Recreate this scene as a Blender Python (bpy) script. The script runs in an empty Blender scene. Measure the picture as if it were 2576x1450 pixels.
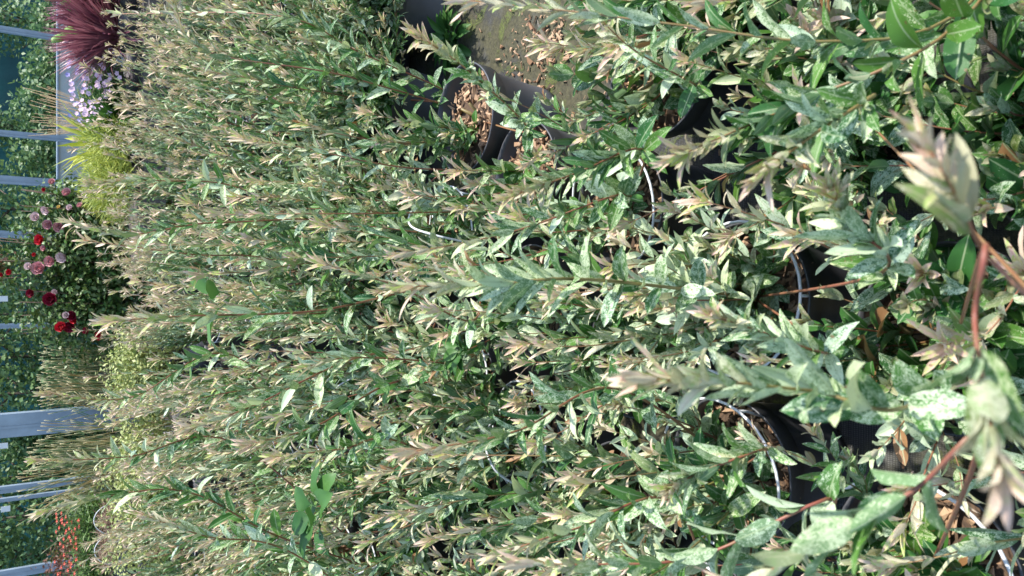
import bpy, math, random
import numpy as np
from mathutils import Vector, Matrix, Quaternion
R = math.radians
rng = random.Random(7)
scn = bpy.context.scene
C = scn.collection

# ------------------------------------------------------------------ camera (phone held sideways: picture left = up)
PITCH = 33.8; CAM_H = 1.5; FPX = 1910.0
cp, sp = math.cos(R(PITCH)), math.sin(R(PITCH))
cam = bpy.data.cameras.new('camera'); camo = bpy.data.objects.new('camera', cam); C.objects.link(camo)
cam.sensor_width = 36; cam.lens = 36 * FPX / 2576
cam.clip_start = 0.02; cam.clip_end = 200
camo.matrix_world = Matrix(((0, 1, 0, 0), (-sp, 0, -cp, 0), (-cp, 0, sp, CAM_H), (0, 0, 0, 1)))
cam.dof.use_dof = True; cam.dof.focus_distance = 2.4; cam.dof.aperture_fstop = 9.0
scn.camera = camo

# ------------------------------------------------------------------ light
SUN_EL, SUN_AZ = 58.0, 78.0      # azimuth clockwise from +Y
w = bpy.data.worlds.new('World'); scn.world = w; w.use_nodes = True
nt = w.node_tree; bg = nt.nodes['Background']
sky = nt.nodes.new('ShaderNodeTexSky'); sky.sky_type = 'NISHITA'; sky.sun_disc = False
sky.sun_elevation = R(SUN_EL); sky.sun_rotation = R(SUN_AZ)
nt.links.new(sky.outputs[0], bg.inputs[0]); bg.inputs[1].default_value = 0.15
sl = bpy.data.lights.new('sun', 'SUN'); sl.energy = 2.9; sl.angle = R(1.0); sl.color = (1, .95, .87)
so = bpy.data.objects.new('sun', sl); C.objects.link(so)
sd = Vector((math.sin(R(SUN_AZ)) * math.cos(R(SUN_EL)), math.cos(R(SUN_AZ)) * math.cos(R(SUN_EL)), math.sin(R(SUN_EL))))
so.rotation_euler = sd.to_track_quat('Z', 'Y').to_euler(); so.location = (6, 3, 9)
scn.view_settings.view_transform = 'Standard'; scn.view_settings.look = 'None'
scn.view_settings.exposure = 1.28; scn.view_settings.gamma = 1
scn.cycles.max_bounces = 7; scn.cycles.diffuse_bounces = 3; scn.cycles.transmission_bounces = 4
scn.cycles.caustics_reflective = False; scn.cycles.caustics_refractive = False

def P(x, y, D):
    """point seen at photo position (x,y of 2576x1450) standing D metres ahead of the camera"""
    a, b = (x - 1288) / FPX, (725 - y) / FPX
    k = D / (cp - a * sp)
    return Vector((b * k, D, CAM_H + (-sp - a * cp) * k))
def PR(x, y, r):
    """the same at distance r from the camera"""
    a, b = (x - 1288) / FPX, (725 - y) / FPX
    d = Vector((b, cp - a * sp, -sp - a * cp)).normalized() * r
    return Vector((d.x, d.y, d.z + CAM_H))

# ------------------------------------------------------------------ materials
class NM:
    def __init__(s, name):
        s.m = bpy.data.materials.new(name); s.m.use_nodes = True; s.t = s.m.node_tree
        s.b = s.t.nodes['Principled BSDF']
    def n(s, typ, **k):
        nd = s.t.nodes.new('ShaderNode' + typ)
        for a, v in k.items(): setattr(nd, a, v)
        return nd
    def l(s, a, b): s.t.links.new(a, b)
    def mix(s, f, a, b, mode='MIX'):
        nd = s.n('Mix', data_type='RGBA', blend_type=mode)
        for i, v in ((0, f), (6, a), (7, b)):
            if hasattr(v, 'is_linked'): s.l(v, nd.inputs[i])
            elif i == 0: nd.inputs[0].default_value = v
            else: nd.inputs[i].default_value = (*v, 1)
        return nd.outputs[2]
    def math(s, op, a, b=None, c=None):
        nd = s.n('Math', operation=op)
        for i, v in enumerate((a, b, c)):
            if v is None: continue
            if hasattr(v, 'is_linked'): s.l(v, nd.inputs[i])
            else: nd.inputs[i].default_value = v
        return nd.outputs[0]
    def rng(s, v, a, b, c=0, d=1):
        nd = s.n('MapRange'); nd.clamp = True
        s.l(v, nd.inputs[0])
        for i, q in enumerate((a, b, c, d)): nd.inputs[i + 1].default_value = q
        return nd.outputs[0]
    def noise(s, vec, scale, detail=3, rough=.55, dist=0, dim='3D'):
        nd = s.n('TexNoise', noise_dimensions=dim)
        if vec is not None: s.l(vec, nd.inputs['Vector'])
        nd.inputs['Scale'].default_value = scale; nd.inputs['Detail'].default_value = detail
        nd.inputs['Roughness'].default_value = rough; nd.inputs['Distortion'].default_value = dist
        return nd.outputs[0]
    def attr(s, name):
        return s.n('Attribute', attribute_name=name)
    def bump(s, h, strength=.4, dist=.01):
        nd = s.n('Bump'); nd.inputs['Strength'].default_value = strength; nd.inputs['Distance'].default_value = dist
        s.l(h, nd.inputs['Height']); s.l(nd.outputs[0], s.b.inputs['Normal'])
    def translucent(s, col, fac):
        tr = s.n('BsdfTranslucent'); s.l(col, tr.inputs[0])
        mx = s.n('MixShader'); mx.inputs[0].default_value = fac
        out = s.t.nodes['Material Output']
        s.l(s.b.outputs[0], mx.inputs[1]); s.l(tr.outputs[0], mx.inputs[2]); s.l(mx.outputs[0], out.inputs[0])

def plain(name, col, rough=.6, var=.25, scale=8, bump=0):
    m = NM(name); tc = m.n('TexCoord')
    f = m.rng(m.noise(tc.outputs['Object'], scale, 5, .65), .3, .7)
    c = m.mix(f, tuple(v * (1 - var) for v in col), tuple(min(1, v * (1 + var)) for v in col))
    m.l(c, m.b.inputs['Base Color']); m.b.inputs['Roughness'].default_value = rough
    if bump: m.bump(m.noise(tc.outputs['Object'], scale * 6, 4), bump, .005)
    return m.m

def willow_leaf():
    # lv: R = youth (1 at the shoot tip), G = how variegated, B = random, A = distance from the midrib
    m = NM('willow_leaf'); at = m.attr('lv'); sep = m.n('SeparateColor'); m.l(at.outputs['Color'], sep.inputs[0])
    r_, g_, b_ = sep.outputs[0], sep.outputs[1], sep.outputs[2]; rib = at.outputs['Alpha']
    uv = m.attr('luv').outputs['Vector']
    mp = m.n('Mapping'); m.l(uv, mp.inputs[0]); mp.inputs['Scale'].default_value = (1, .55, 1)
    n1 = m.noise(mp.outputs[0], 900, 2, .6, .8, '2D'); n2 = m.noise(mp.outputs[0], 170, 2, .5, .3, '2D')
    nn = m.math('MULTIPLY_ADD', n2, .45, m.math('MULTIPLY', n1, .75))
    th = m.math('MULTIPLY_ADD', g_, -.44, .85)
    mask = m.rng(m.math('SUBTRACT', nn, th), -.012, .035)
    green = m.mix(b_, (.028, .125, .030), (.105, .245, .035))
    cream = m.mix(b_, (.54, .68, .50), (.64, .71, .42))
    base = m.mix(mask, green, cream)
    ygreen = m.mix(b_, (.50, .66, .14), (.64, .69, .32))
    pink = m.mix(b_, (.80, .44, .41), (.82, .63, .50))
    tipc = m.mix(m.rng(m.math('MULTIPLY_ADD', n2, 1.1, m.math('MULTIPLY', b_, .55)), .48, .88), ygreen, pink)
    col = m.mix(m.math('MULTIPLY', m.rng(r_, .05, .9), .88), base, tipc)
    col = m.mix(m.rng(b_, .982, .99), col, (.30, .16, .07))
    spot = m.noise(uv, 95, 3, .6, .2, '2D'); col = m.mix(m.rng(spot, .70, .73, 0, .8), col, (.20, .12, .05))
    ribm = m.rng(rib, .03, .10, .75, 0)
    col = m.mix(ribm, col, m.mix(r_, (.40, .50, .28), (.62, .30, .24)))
    geo = m.n('NewGeometry')
    col2 = m.mix(m.math('MULTIPLY', geo.outputs['Backfacing'], .30), col, (.40, .50, .33))
    m.l(col2, m.b.inputs['Base Color']); m.b.inputs['Roughness'].default_value = .42
    m.b.inputs['Specular IOR Level'].default_value = .45
    m.bump(n1, .25, .002)
    m.translucent(m.mix(.5, col, (.75, .85, .35), 'MULTIPLY'), .22)
    # transmitted light keeps the leaf's own hue
    return m.m

def willow_stem():
    m = NM('willow_stem'); at = m.attr('lv'); sep = m.n('SeparateColor'); m.l(at.outputs['Color'], sep.inputs[0])
    c1 = m.mix(sep.outputs[2], (.27, .085, .055), (.20, .20, .06))
    c = m.mix(sep.outputs[0], c1, (.42, .22, .12))
    tc = m.n('TexCoord'); c = m.mix(m.rng(m.noise(tc.outputs['Object'], 60, 3), .45, .7, 0, .5), c, (.22, .17, .08))
    m.l(c, m.b.inputs['Base Color']); m.b.inputs['Roughness'].default_value = .45
    return m.m

def leafmat(name, c1, c2, c3=None, tr=.25, rough=.5):
    m = NM(name); at = m.attr('lv'); sep = m.n('SeparateColor'); m.l(at.outputs['Color'], sep.inputs[0])
    c = m.mix(sep.outputs[2], c1, c2)
    if c3: c = m.mix(sep.outputs[0], c, c3)
    m.l(c, m.b.inputs['Base Color']); m.b.inputs['Roughness'].default_value = rough
    m.translucent(c, tr)
    return m.m

M_LEAF, M_STEM = willow_leaf(), willow_stem()
M_POT = plain('pot_plastic', (.072, .074, .082), .42, .18, 9, .06)
M_HOOP = plain('white_plastic', (.74, .76, .78), .35, .06, 12)
def chipmat():
    m = NM('wood_chip'); at = m.attr('lv'); sep = m.n('SeparateColor'); m.l(at.outputs['Color'], sep.inputs[0])
    c = m.mix(sep.outputs[2], (.24, .125, .065), (.62, .42, .26)); c = m.mix(sep.outputs[0], c, (.045, .028, .018))
    tc = m.n('TexCoord'); mp = m.n('Mapping'); m.l(tc.outputs['Object'], mp.inputs[0]); mp.inputs['Scale'].default_value = (1, 6, 1)
    f = m.noise(mp.outputs[0], 90, 4); c = m.mix(m.rng(f, .35, .7), c, m.mix(.5, c, (.25, .15, .08)))
    m.l(c, m.b.inputs['Base Color']); m.b.inputs['Roughness'].default_value = .8; m.bump(f, .5, .002)
    return m.m
M_CHIP = chipmat()
M_SOIL = plain('potting_soil', (.028, .019, .013), .95, .5, 60, .8)
def groundmat():
    m = NM('ground_fabric'); tc = m.n('TexCoord'); o = tc.outputs['Object']
    wv = m.n('TexWave', wave_type='BANDS', bands_direction='X'); wv.inputs['Scale'].default_value = 75; m.l(o, wv.inputs['Vector'])
    wv2 = m.n('TexWave', wave_type='BANDS', bands_direction='Y'); wv2.inputs['Scale'].default_value = 55; m.l(o, wv2.inputs['Vector'])
    weave = m.math('MULTIPLY', wv.outputs['Fac'], wv2.outputs['Fac'])
    fab = m.mix(weave, (.022, .022, .024), (.085, .087, .085))
    dust = m.rng(m.noise(o, 4.5, 6, .7), .5, .68, 0, .75); fab = m.mix(m.math('MULTIPLY', dust, m.rng(weave, .0, .5, .4, 1)), fab, (.25, .25, .22))
    silt = m.rng(m.noise(o, 1.7, 5, .65, .5), .44, .54); c = m.mix(silt, fab, m.mix(m.rng(m.noise(o, 70, 4), .3, .7), (.035, .034, .017), (.095, .088, .045)))
    moss = m.rng(m.noise(o, 5.5, 7, .72, .6), .53, .60); c = m.mix(m.math('MULTIPLY', moss, m.rng(m.noise(o, 160, 3), .35, .6)), c, (.10, .13, .022))
    dirt = m.rng(m.noise(o, 11, 7, .8), .58, .66); c = m.mix(dirt, c, (.022, .014, .009))
    m.l(c, m.b.inputs['Base Color']); m.b.inputs['Roughness'].default_value = .85
    m.bump(m.math('MULTIPLY_ADD', moss, 1.2, m.math('ADD', m.math('MULTIPLY', weave, .25), m.noise(o, 90, 5))), .6, .006)
    return m.m

# ------------------------------------------------------------------ mesh builder
class MB:
    def __init__(s): s.v = []; s.c = []; s.u = []; s.f = []; s.mi = []; s.nv = 0
    def add(s, v, f, col, uv=None, mi=0):
        v = np.asarray(v, float); n = len(v)
        col = np.asarray(col, float)
        if col.ndim == 1: col = np.tile(col, (n, 1))
        if uv is None: uv = np.zeros((n, 2))
        s.v.append(v); s.c.append(col); s.u.append(uv)
        o = s.nv; s.f.extend([tuple(i + o for i in q) for q in f]); s.mi.extend([mi] * len(f)); s.nv += n
    def build(s, name, mats, parent=None, smooth=True, loc=None):
        me = s.mesh(name, mats, smooth)
        return link(name, me, parent, loc)
    def mesh(s, name, mats, smooth=True):
        me = bpy.data.meshes.new(name)
        V = np.concatenate(s.v)
        me.from_pydata(V.tolist(), [], s.f)
        for m in (mats if isinstance(mats, (list, tuple)) else [mats]): me.materials.append(m)
        if any(s.mi): me.polygons.foreach_set('material_index', s.mi)
        me.polygons.foreach_set('use_smooth', [smooth] * len(me.polygons))
        a = me.color_attributes.new('lv', 'FLOAT_COLOR', 'POINT'); a.data.foreach_set('color', np.concatenate(s.c).ravel())
        b = me.attributes.new('luv', 'FLOAT_VECTOR', 'POINT')
        U = np.concatenate(s.u); b.data.foreach_set('vector', np.column_stack([U, np.zeros(len(U))]).ravel())
        me.update(); return me

def link(name, me, parent=None, loc=None, mat=None):
    o = bpy.data.objects.new(name, me); C.objects.link(o)
    if parent: o.parent = parent
    if mat is not None: o.matrix_local = mat
    elif loc is not None: o.location = loc
    return o
def thing(name, label, cat, loc=(0, 0, 0), group=None, rz=0):
    o = link(name, None, None, loc); o.rotation_euler.z = rz
    o.empty_display_size = .1; return tag(o, label, cat, group)
def tag(o, label, cat, group=None):
    o['label'] = label; o['category'] = cat
    if group: o['group'] = group
    return o

def V3(x, y, z): return np.array((x, y, z), float)
def nrm(a): return a / (np.linalg.norm(a) + 1e-12)
_fc = {}
def gridfaces(nu, nv):
    if (nu, nv) not in _fc:
        _fc[nu, nv] = [(i * nu + j, i * nu + j + 1, (i + 1) * nu + j + 1, (i + 1) * nu + j) for i in range(nv - 1) for j in range(nu - 1)]
    return _fc[nu, nv]

def leaf(mb, base, axis, normal, L, W, col, curl=.3, fold=.25, wave=.0, hi=True, shape=(.62, .85), mi=0, twist=0):
    """a lanceolate blade: axis = direction, normal = its upper side"""
    a = nrm(axis); n = nrm(normal - a * np.dot(a, normal)); s = np.cross(a, n)
    T = np.linspace(0, 1, 8 if hi else 5); U = np.array([-1, -.5, 0, .5, 1] if hi else [-1, 0, 1])
    prof = T ** shape[0] * (1 - T) ** shape[1]; prof = prof / prof.max(); prof[0] = .10; prof[-1] = .04
    ang = -curl * T ** 1.3                         # bends away from its upper side
    dt = 1 / (len(T) - 1); along = np.cumsum(np.cos(ang)) * dt - dt; up = np.cumsum(np.sin(ang)) * dt
    ph = rng.uniform(0, 6.3)
    v = []; uv = []; cc = []; ox, oy = rng.uniform(0, 3), rng.uniform(0, 3)
    for i, t in enumerate(T):
        p = base + a * (along[i] * L) + n * (up[i] * L)
        tw = twist * t; sn, cn = math.sin(tw), math.cos(tw)
        s2 = s * cn + n * sn; n2 = n * cn - s * sn
        for u in U:
            x = u * prof[i] * W / 2
            z = abs(u) * fold * prof[i] * W / 2 + wave * W * u * u * math.sin(ph + t * 11 + (2.2 if u > 0 else 0))
            v.append(p + s2 * x + n2 * z); uv.append((ox + x, oy + t * L)); cc.append((col[0], col[1], col[2], abs(u) * (.3 + .7 * prof[i])))
    mb.add(v, gridfaces(len(U), len(T)), cc, np.array(uv), mi)

def tube(mb, pts, rad, col, k=6, mi=0, cap=True):
    pts = [np.asarray(p, float) for p in pts]; n = len(pts)
    if not hasattr(rad, '__len__'): rad = [rad] * n
    v = []; ref = None; cols = []
    for i, p in enumerate(pts):
        t = nrm(pts[min(i + 1, n - 1)] - pts[max(i - 1, 0)])
        if ref is None: ref = nrm(np.cross(t, V3(.3, .9, .1) if abs(t[1]) < .9 else V3(1, 0, 0)))
        ref = nrm(ref - t * np.dot(ref, t)); q = np.cross(t, ref)
        for j in range(k):
            th = 2 * math.pi * j / k; v.append(p + (ref * math.cos(th) + q * math.sin(th)) * rad[i])
            cols.append(col(i / (n - 1)) if callable(col) else col)
    f = [(i * k + j, i * k + (j + 1) % k, (i + 1) * k + (j + 1) % k, (i + 1) * k + j) for i in range(n - 1) for j in range(k)]
    if cap: f += [tuple(range(k))[::-1], tuple((n - 1) * k + j for j in range(k))]
    mb.add(v, f, np.array(cols), None, mi)

def lathe(mb, prof, col=(0, 0, 0, 1), k=28, mi=0, squash=None):
    v = []; n = len(prof)
    for r, z in prof:
        for j in range(k):
            th = 2 * math.pi * j / k; v.append((r * math.cos(th), r * math.sin(th), z))
    f = [(i * k + j, i * k + (j + 1) % k, (i + 1) * k + (j + 1) % k, (i + 1) * k + j) for i in range(n - 1) for j in range(k)]
    mb.add(v, f, col, None, mi)

def box(mb, a, b, col=(0, 0, 0, 1), mi=0):
    (x0, y0, z0), (x1, y1, z1) = a, b
    v = [(x0, y0, z0), (x1, y0, z0), (x1, y1, z0), (x0, y1, z0), (x0, y0, z1), (x1, y0, z1), (x1, y1, z1), (x0, y1, z1)]
    mb.add(v, [(3, 2, 1, 0), (4, 5, 6, 7), (0, 1, 5, 4), (1, 2, 6, 5), (2, 3, 7, 6), (3, 0, 4, 7)], col, None, mi)

def chip(mb, p, size):
    a = nrm(V3(rng.gauss(0, 1), rng.gauss(0, 1), rng.gauss(0, .35))); n = nrm(V3(rng.gauss(0, .5), rng.gauss(0, .5), 1)); n = nrm(n - a * np.dot(a, n)); s = np.cross(a, n)
    l, w_, h = size * rng.uniform(.6, 1.3), size * rng.uniform(.25, .6), size * rng.uniform(.08, .22)
    v = []; c4 = [(x * rng.uniform(.35, 1.15), y * rng.uniform(.3, 1.2)) for x, y in ((-1, -1), (1, -1), (1, 1), (-1, 1))]
    for z in (-1, 1):
        for x, y in c4:
            v.append(p + a * (x * l / 2 + rng.gauss(0, .06) * l) + s * (y * w_ / 2 + rng.gauss(0, .08) * w_) + n * (z * h / 2 + x * y * h * .6))
    mb.add(v, [(3, 2, 1, 0), (4, 5, 6, 7), (0, 1, 5, 4), (1, 2, 6, 5), (2, 3, 7, 6), (3, 0, 4, 7)], (max(0, rng.gauss(-.15, .35)) if rng.random() < .5 else 0, 0, rng.random() ** .8, 1))

# ------------------------------------------------------------------ a willow shoot along any path
def catmull(pts, n):
    P_ = [2 * pts[0] - pts[1]] + list(pts) + [2 * pts[-1] - pts[-2]]; out = []
    seg = len(pts) - 1
    for i in range(n):
        u = i / (n - 1) * seg; k = min(int(u), seg - 1); t = u - k
        a, b, c, d = P_[k:k + 4]
        out.append(.5 * (2 * b + (c - a) * t + (2 * a - 5 * b + 4 * c - d) * t * t + (3 * b - a - 3 * c + d) * t ** 3))
    return out

ELL = [0]
def shoot(path, leafL=.062, gap=.033, r0=.0026, kind='normal', hi=True, start=.08, side=2, tip=7, tipstart=.66, stemred=None, wr=1.0, sprd=1.0):
    """returns (stem MB, leaves MB) for a shoot whose centre line is path"""
    ms, ml = MB(), MB()
    n = 14 if len(path) > 6 else 30; pts = catmull([np.asarray(p, float) for p in path], n)
    L = sum(np.linalg.norm(pts[i + 1] - pts[i]) for i in range(n - 1))
    red = rng.random() if stemred is None else stemred
    tube(ms, pts, [r0 * (1 - .72 * i / (n - 1)) for i in range(n)], lambda t: (max(0, (t - .6) / .4) * .8, 0, min(1, max(0, red + rng.gauss(0, .12) - .25 * t)), 1), 5 if not hi else 7)
    gm = {'normal': .47, 'white': .70, 'green': .18}[kind]
    shootG = rng.gauss(gm, .13)
    def put(pos, t, th, s, Lf, Wf, youth, spread):
        ref = nrm(np.cross(t, V3(.21, .93, .3))); q = np.cross(t, ref)
        r = ref * math.cos(th) + q * math.sin(th)
        a = t * math.cos(spread) + r * math.sin(spread)
        a = a + V3(rng.gauss(0, .13), rng.gauss(0, .13), rng.gauss(0, .13))
        nn = t * math.sin(spread) - r * math.cos(spread) + V3(rng.gauss(0, .16), rng.gauss(0, .16), rng.gauss(.12, .16))
        G = min(1, max(0, rng.gauss(shootG, .2)))
        if s < .35: G *= .55 + s
        leaf(ml, pos + r * .002, a, nn, Lf, Wf, (youth, G, rng.random() * (1 if n == 14 else .97)), curl=rng.gauss(.35, .35), fold=rng.uniform(.15, .7), wave=rng.uniform(.02, .10), hi=hi, shape=(.60 + .05 * ELL[0], .82 - .30 * ELL[0] + rng.uniform(-.08, .08)), twist=rng.gauss(0, .35))
    def at(s):
        u = s * (n - 1); k = min(int(u), n - 2); f = u - k
        return pts[k] * (1 - f) + pts[k + 1] * f, nrm(pts[k + 1] - pts[k])
    th = rng.uniform(0, 6.3); s = start
    while s < .97:
        pos, t = at(s); th += math.pi / 2 + rng.gauss(0, .25)
        y = max(0, min(1, (s - tipstart) / (1 - tipstart)))
        y = y ** .8
        size = leafL * (.70 + .42 * math.sin(math.pi * min(1, s * 1.15 + .05)) ** .8) * rng.uniform(.72, 1.18) * (1 - .32 * y)
        ell = max(0, 1 - s * 1.6) if L > .35 else 1 - .55 * s
        wid = size * (.24 + .19 * ell) * rng.uniform(.85, 1.15) * wr
        if kind == 'green': wid *= 1.12
        spread = .86 - .60 * s + rng.gauss(0, .16); spread *= sprd; ELL[0] = ell
        for sd_ in (0, math.pi):
            if rng.random() < .93:
                put(pos, t, th + sd_, s, size, wid, min(1, y * rng.uniform(.7, 1.1)), max(.12, spread))
            if s < .8 and rng.random() < (.14 if hi else .05):          # little tuft in the leaf's axil
                for q in range(3):
                    put(pos + t * .006, t, th + sd_ + rng.gauss(0, .4), s, size * .42, wid * .45, .35 * rng.random(), .45 + rng.gauss(0, .15))
        s += gap / L * (1 - .5 * y) * rng.uniform(.85, 1.15)
    pos, t = at(1)
    for i in range(tip):
        put(pos - t * .004 * i, t, th + i * 2.4, 1, leafL * (.42 + .06 * i), leafL * (.115 if side or tipstart < .8 else .17) * (.8 + .06 * i), rng.uniform(.75, 1) * (1 if tipstart < .8 else .45), .08 + .06 * i)
    for i in range(side):                               # side twigs low on the shoot
        s0 = rng.uniform(.15, .6); pos, t = at(s0); th = rng.uniform(0, 6.3)
        ref = nrm(np.cross(t, V3(.21, .93, .3))); q = np.cross(t, ref); r = ref * math.cos(th) + q * math.sin(th)
        ln = rng.uniform(.10, .22) * min(1, L / .6); d = nrm(t * .8 + r * .6)
        pp = [pos, pos + d * ln * .5, pos + (d * .75 + V3(0, 0, .3)) * ln]
        sp_ = catmull(pp, 6); tube(ms, sp_, [r0 * .5 * (1 - .1 * k) for k in range(6)], (.25, 0, red, 1), 4)
        u = .12
        while u < 1:
            k = min(int(u * 5), 4); p0 = sp_[k] * (1 - (u * 5 - k)) + sp_[k + 1] * (u * 5 - k); t0 = nrm(sp_[k + 1] - sp_[k]); th += 1.6
            y = max(0, (u - .6) / .4)
            for sd_ in (0, math.pi): put(p0, t0, th + sd_, s0 + .1, leafL * .68 * (1 - .3 * y), leafL * .19 * (1 - .3 * y), y * .85, .85 - .45 * u)
            u += .026 / ln
        for k in range(5): put(sp_[-1], t0, th + k * 2.4, 1, leafL * .42, leafL * .1, rng.uniform(.55, 1), .15 + .07 * k)
    return ms, ml

def variant_path(L, bend):
    """grows up +Z from the origin, curling towards -X so that a shoot leant to +X turns up again"""
    pts = []; x = y = z = 0; ang = 0; wob = rng.gauss(0, .05); n = 7
    for i in range(n):
        pts.append(V3(x, y, z)); st = L / (n - 1)
        ang -= bend / (n - 1); x += math.sin(ang) * st; z += math.cos(ang) * st; y += wob * st * (i - 2) * .5 + rng.gauss(0, .004)
    return pts

SH = {}     # (kind, res) -> list of (length, stem mesh, leaf mesh, joined mesh)
def make_set(kind, res, n, Ls):
    out = []
    for i in range(n):
        L = Ls[i % len(Ls)] * rng.uniform(.92, 1.08)
        low = kind.startswith('low')
        ms, ml = shoot(variant_path(L, rng.uniform(.25, .6)), leafL=(rng.uniform(.060, .074) if kind == 'lowgreen' else rng.uniform(.052, .066)) if low else (rng.uniform(.068, .082) if res else rng.uniform(.060, .074)), gap=rng.uniform(.026, .034) if low else (rng.uniform(.042, .056) if res else rng.uniform(.036, .048)), kind={'low': rng.choice(('normal', 'white')), 'lowgreen': 'green'}.get(kind, kind), hi=res, side=0 if low or not res else rng.choice((1, 2, 2)), tip=5 if low else 8, tipstart=.85 if low else rng.uniform(.50, .72), start=.15 if low else .08, wr=1.15 if low else (1 if res else .84), sprd=1 if res else .72)
        if res: out.append((L, ms.mesh('shoot', M_STEM), ml.mesh('foliage', M_LEAF)))
        else:
            for v, c, u in zip(ms.v, ms.c, ms.u): pass
            nv = ml.nv; ml.v += ms.v; ml.c += ms.c; ml.u += ms.u
            ml.f += [tuple(q + nv for q in f) for f in ms.f]; ml.mi += [1] * len(ms.f); ml.nv += ms.nv
            out.append((L, ml.mesh('shoot', [M_LEAF, M_STEM])))
    SH[kind, res] = out
make_set('normal', True, 16, (.42, .55, .66, .76))
make_set('white', True, 8, (.36, .5, .64))
make_set('green', True, 8, (.3, .45, .6))
make_set('low', True, 12, (.16, .22, .28, .33))
make_set('lowgreen', True, 8, (.16, .22, .30))
make_set('normal', False, 18, (.46, .58, .70, .82))
make_set('white', False, 6, (.46, .58, .70))
make_set('low', False, 6, (.25, .32))

# ------------------------------------------------------------------ pots, mulch, hoops
def pot_mesh(r=.155, h=.25):
    mb = MB(); k = r / .155; q = h / .25
    lathe(mb, [(.0, .004), (.105 * k, .004), (.112 * k, 0), (.118 * k, .006), (.121 * k, .03 * q), (.119 * k, .034 * q), (.141 * k, .196 * q), (.143 * k, .2 * q), (.150 * k, .203 * q), (.1535 * k, .246 * q), (.155 * k, h), (.1505 * k, h), (.148 * k, .235 * q), (.136 * k, .17 * q), (.0, .165 * q)], k=40)
    return mb.mesh('pot', M_POT)
POT = pot_mesh()
def mulch_mesh():
    mb = MB(); lathe(mb, [(.0, .213), (.08, .210), (.143, .202)], (1, 0, 0, 1), 20)
    for i in range(210):
        r = .140 * math.sqrt(rng.random()); th = rng.uniform(0, 6.3)
        chip(mb, V3(r * math.cos(th), r * math.sin(th), .212 + rng.uniform(-.002, .012)), rng.uniform(.012, .032))
    return mb.mesh('bark_mulch', M_CHIP, False)
MULCH = [mulch_mesh() for _ in range(3)]
def hoop_mesh():
    mb = MB(); r = .154; z = .256 + rng.uniform(0, .05); tl = rng.uniform(-.14, .14); t2 = rng.uniform(-.1, .1)
    def pt(th, rr=r): return V3(rr * math.cos(th), rr * math.sin(th), z + tl * rr * math.cos(th) + t2 * rr * math.sin(th))
    a0 = rng.uniform(0, 6.3); n = 34
    tube(mb, [pt(a0 + 2 * math.pi * i / n * .97) for i in range(n + 1)], .0031, (0, 0, 0, 1), 7)
    for q in range(3):
        th = a0 + .3 + q * 2.09; e = pt(th)
        tube(mb, [e, e * V3(.97, .97, .9) * 1, V3(.125 * math.cos(th), .125 * math.sin(th), .19)], .0032, (0, 0, 0, 1), 6)
    th = a0 + 1.2; a, b = pt(th), pt(th + 2.4)                       # the arch crossing the ring
    top = (a + b) / 2 * V3(.5, .5, 1) + V3(0, 0, rng.uniform(.08, .16))
    if len(bpy.data.meshes) % 2: tube(mb, catmull([a, a * .55 + top * .45 + V3(0, 0, .04), top, b * .55 + top * .45 + V3(0, 0, .04), b], 20), .0035, (0, 0, 0, 1), 6)
    return mb.mesh('support_hoop', M_HOOP)
HOOPS = [hoop_mesh() for _ in range(4)]
def trunk_mesh():
    mb = MB()
    for i in range(4):
        th = i * 1.6 + rng.random(); d = V3(math.cos(th), math.sin(th), 0)
        tube(mb, [V3(0, 0, .20) + d * .008, V3(0, 0, .235) + d * .02, V3(0, 0, .28) + d * .05], [.009, .007, .004], (0, 0, .7, 1), 7)
    return mb.mesh('woody_base', M_STEM)
TRUNK = trunk_mesh()

CLEAR_A, CLEAR_B = Vector((.49, 1.97, .12)), Vector((.19, .76, .97))     # nothing but the long shoots grows across the bare grey pot
def too_close(pts):
    ab = CLEAR_B - CLEAR_A
    for p in pts:
        t = max(0, min(1, (Vector(p) - CLEAR_A).dot(ab) / ab.length_squared))
        if (Vector(p) - CLEAR_A - ab * t).length < .125 - .05 * t and p[1] < 1.98: return True
    for p in pts:
        d = Vector(p) - Vector((0, 0, CAM_H))
        f = d.y * cp - d.z * sp
        if d.length < .30 and f > 0: return True
        if f > .02:
            a = (-d.y * sp - d.z * cp) / f; b = d.x / f
            if abs(a) < .76 and abs(b) < .46 and d.length < .62: return True
    return False

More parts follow.
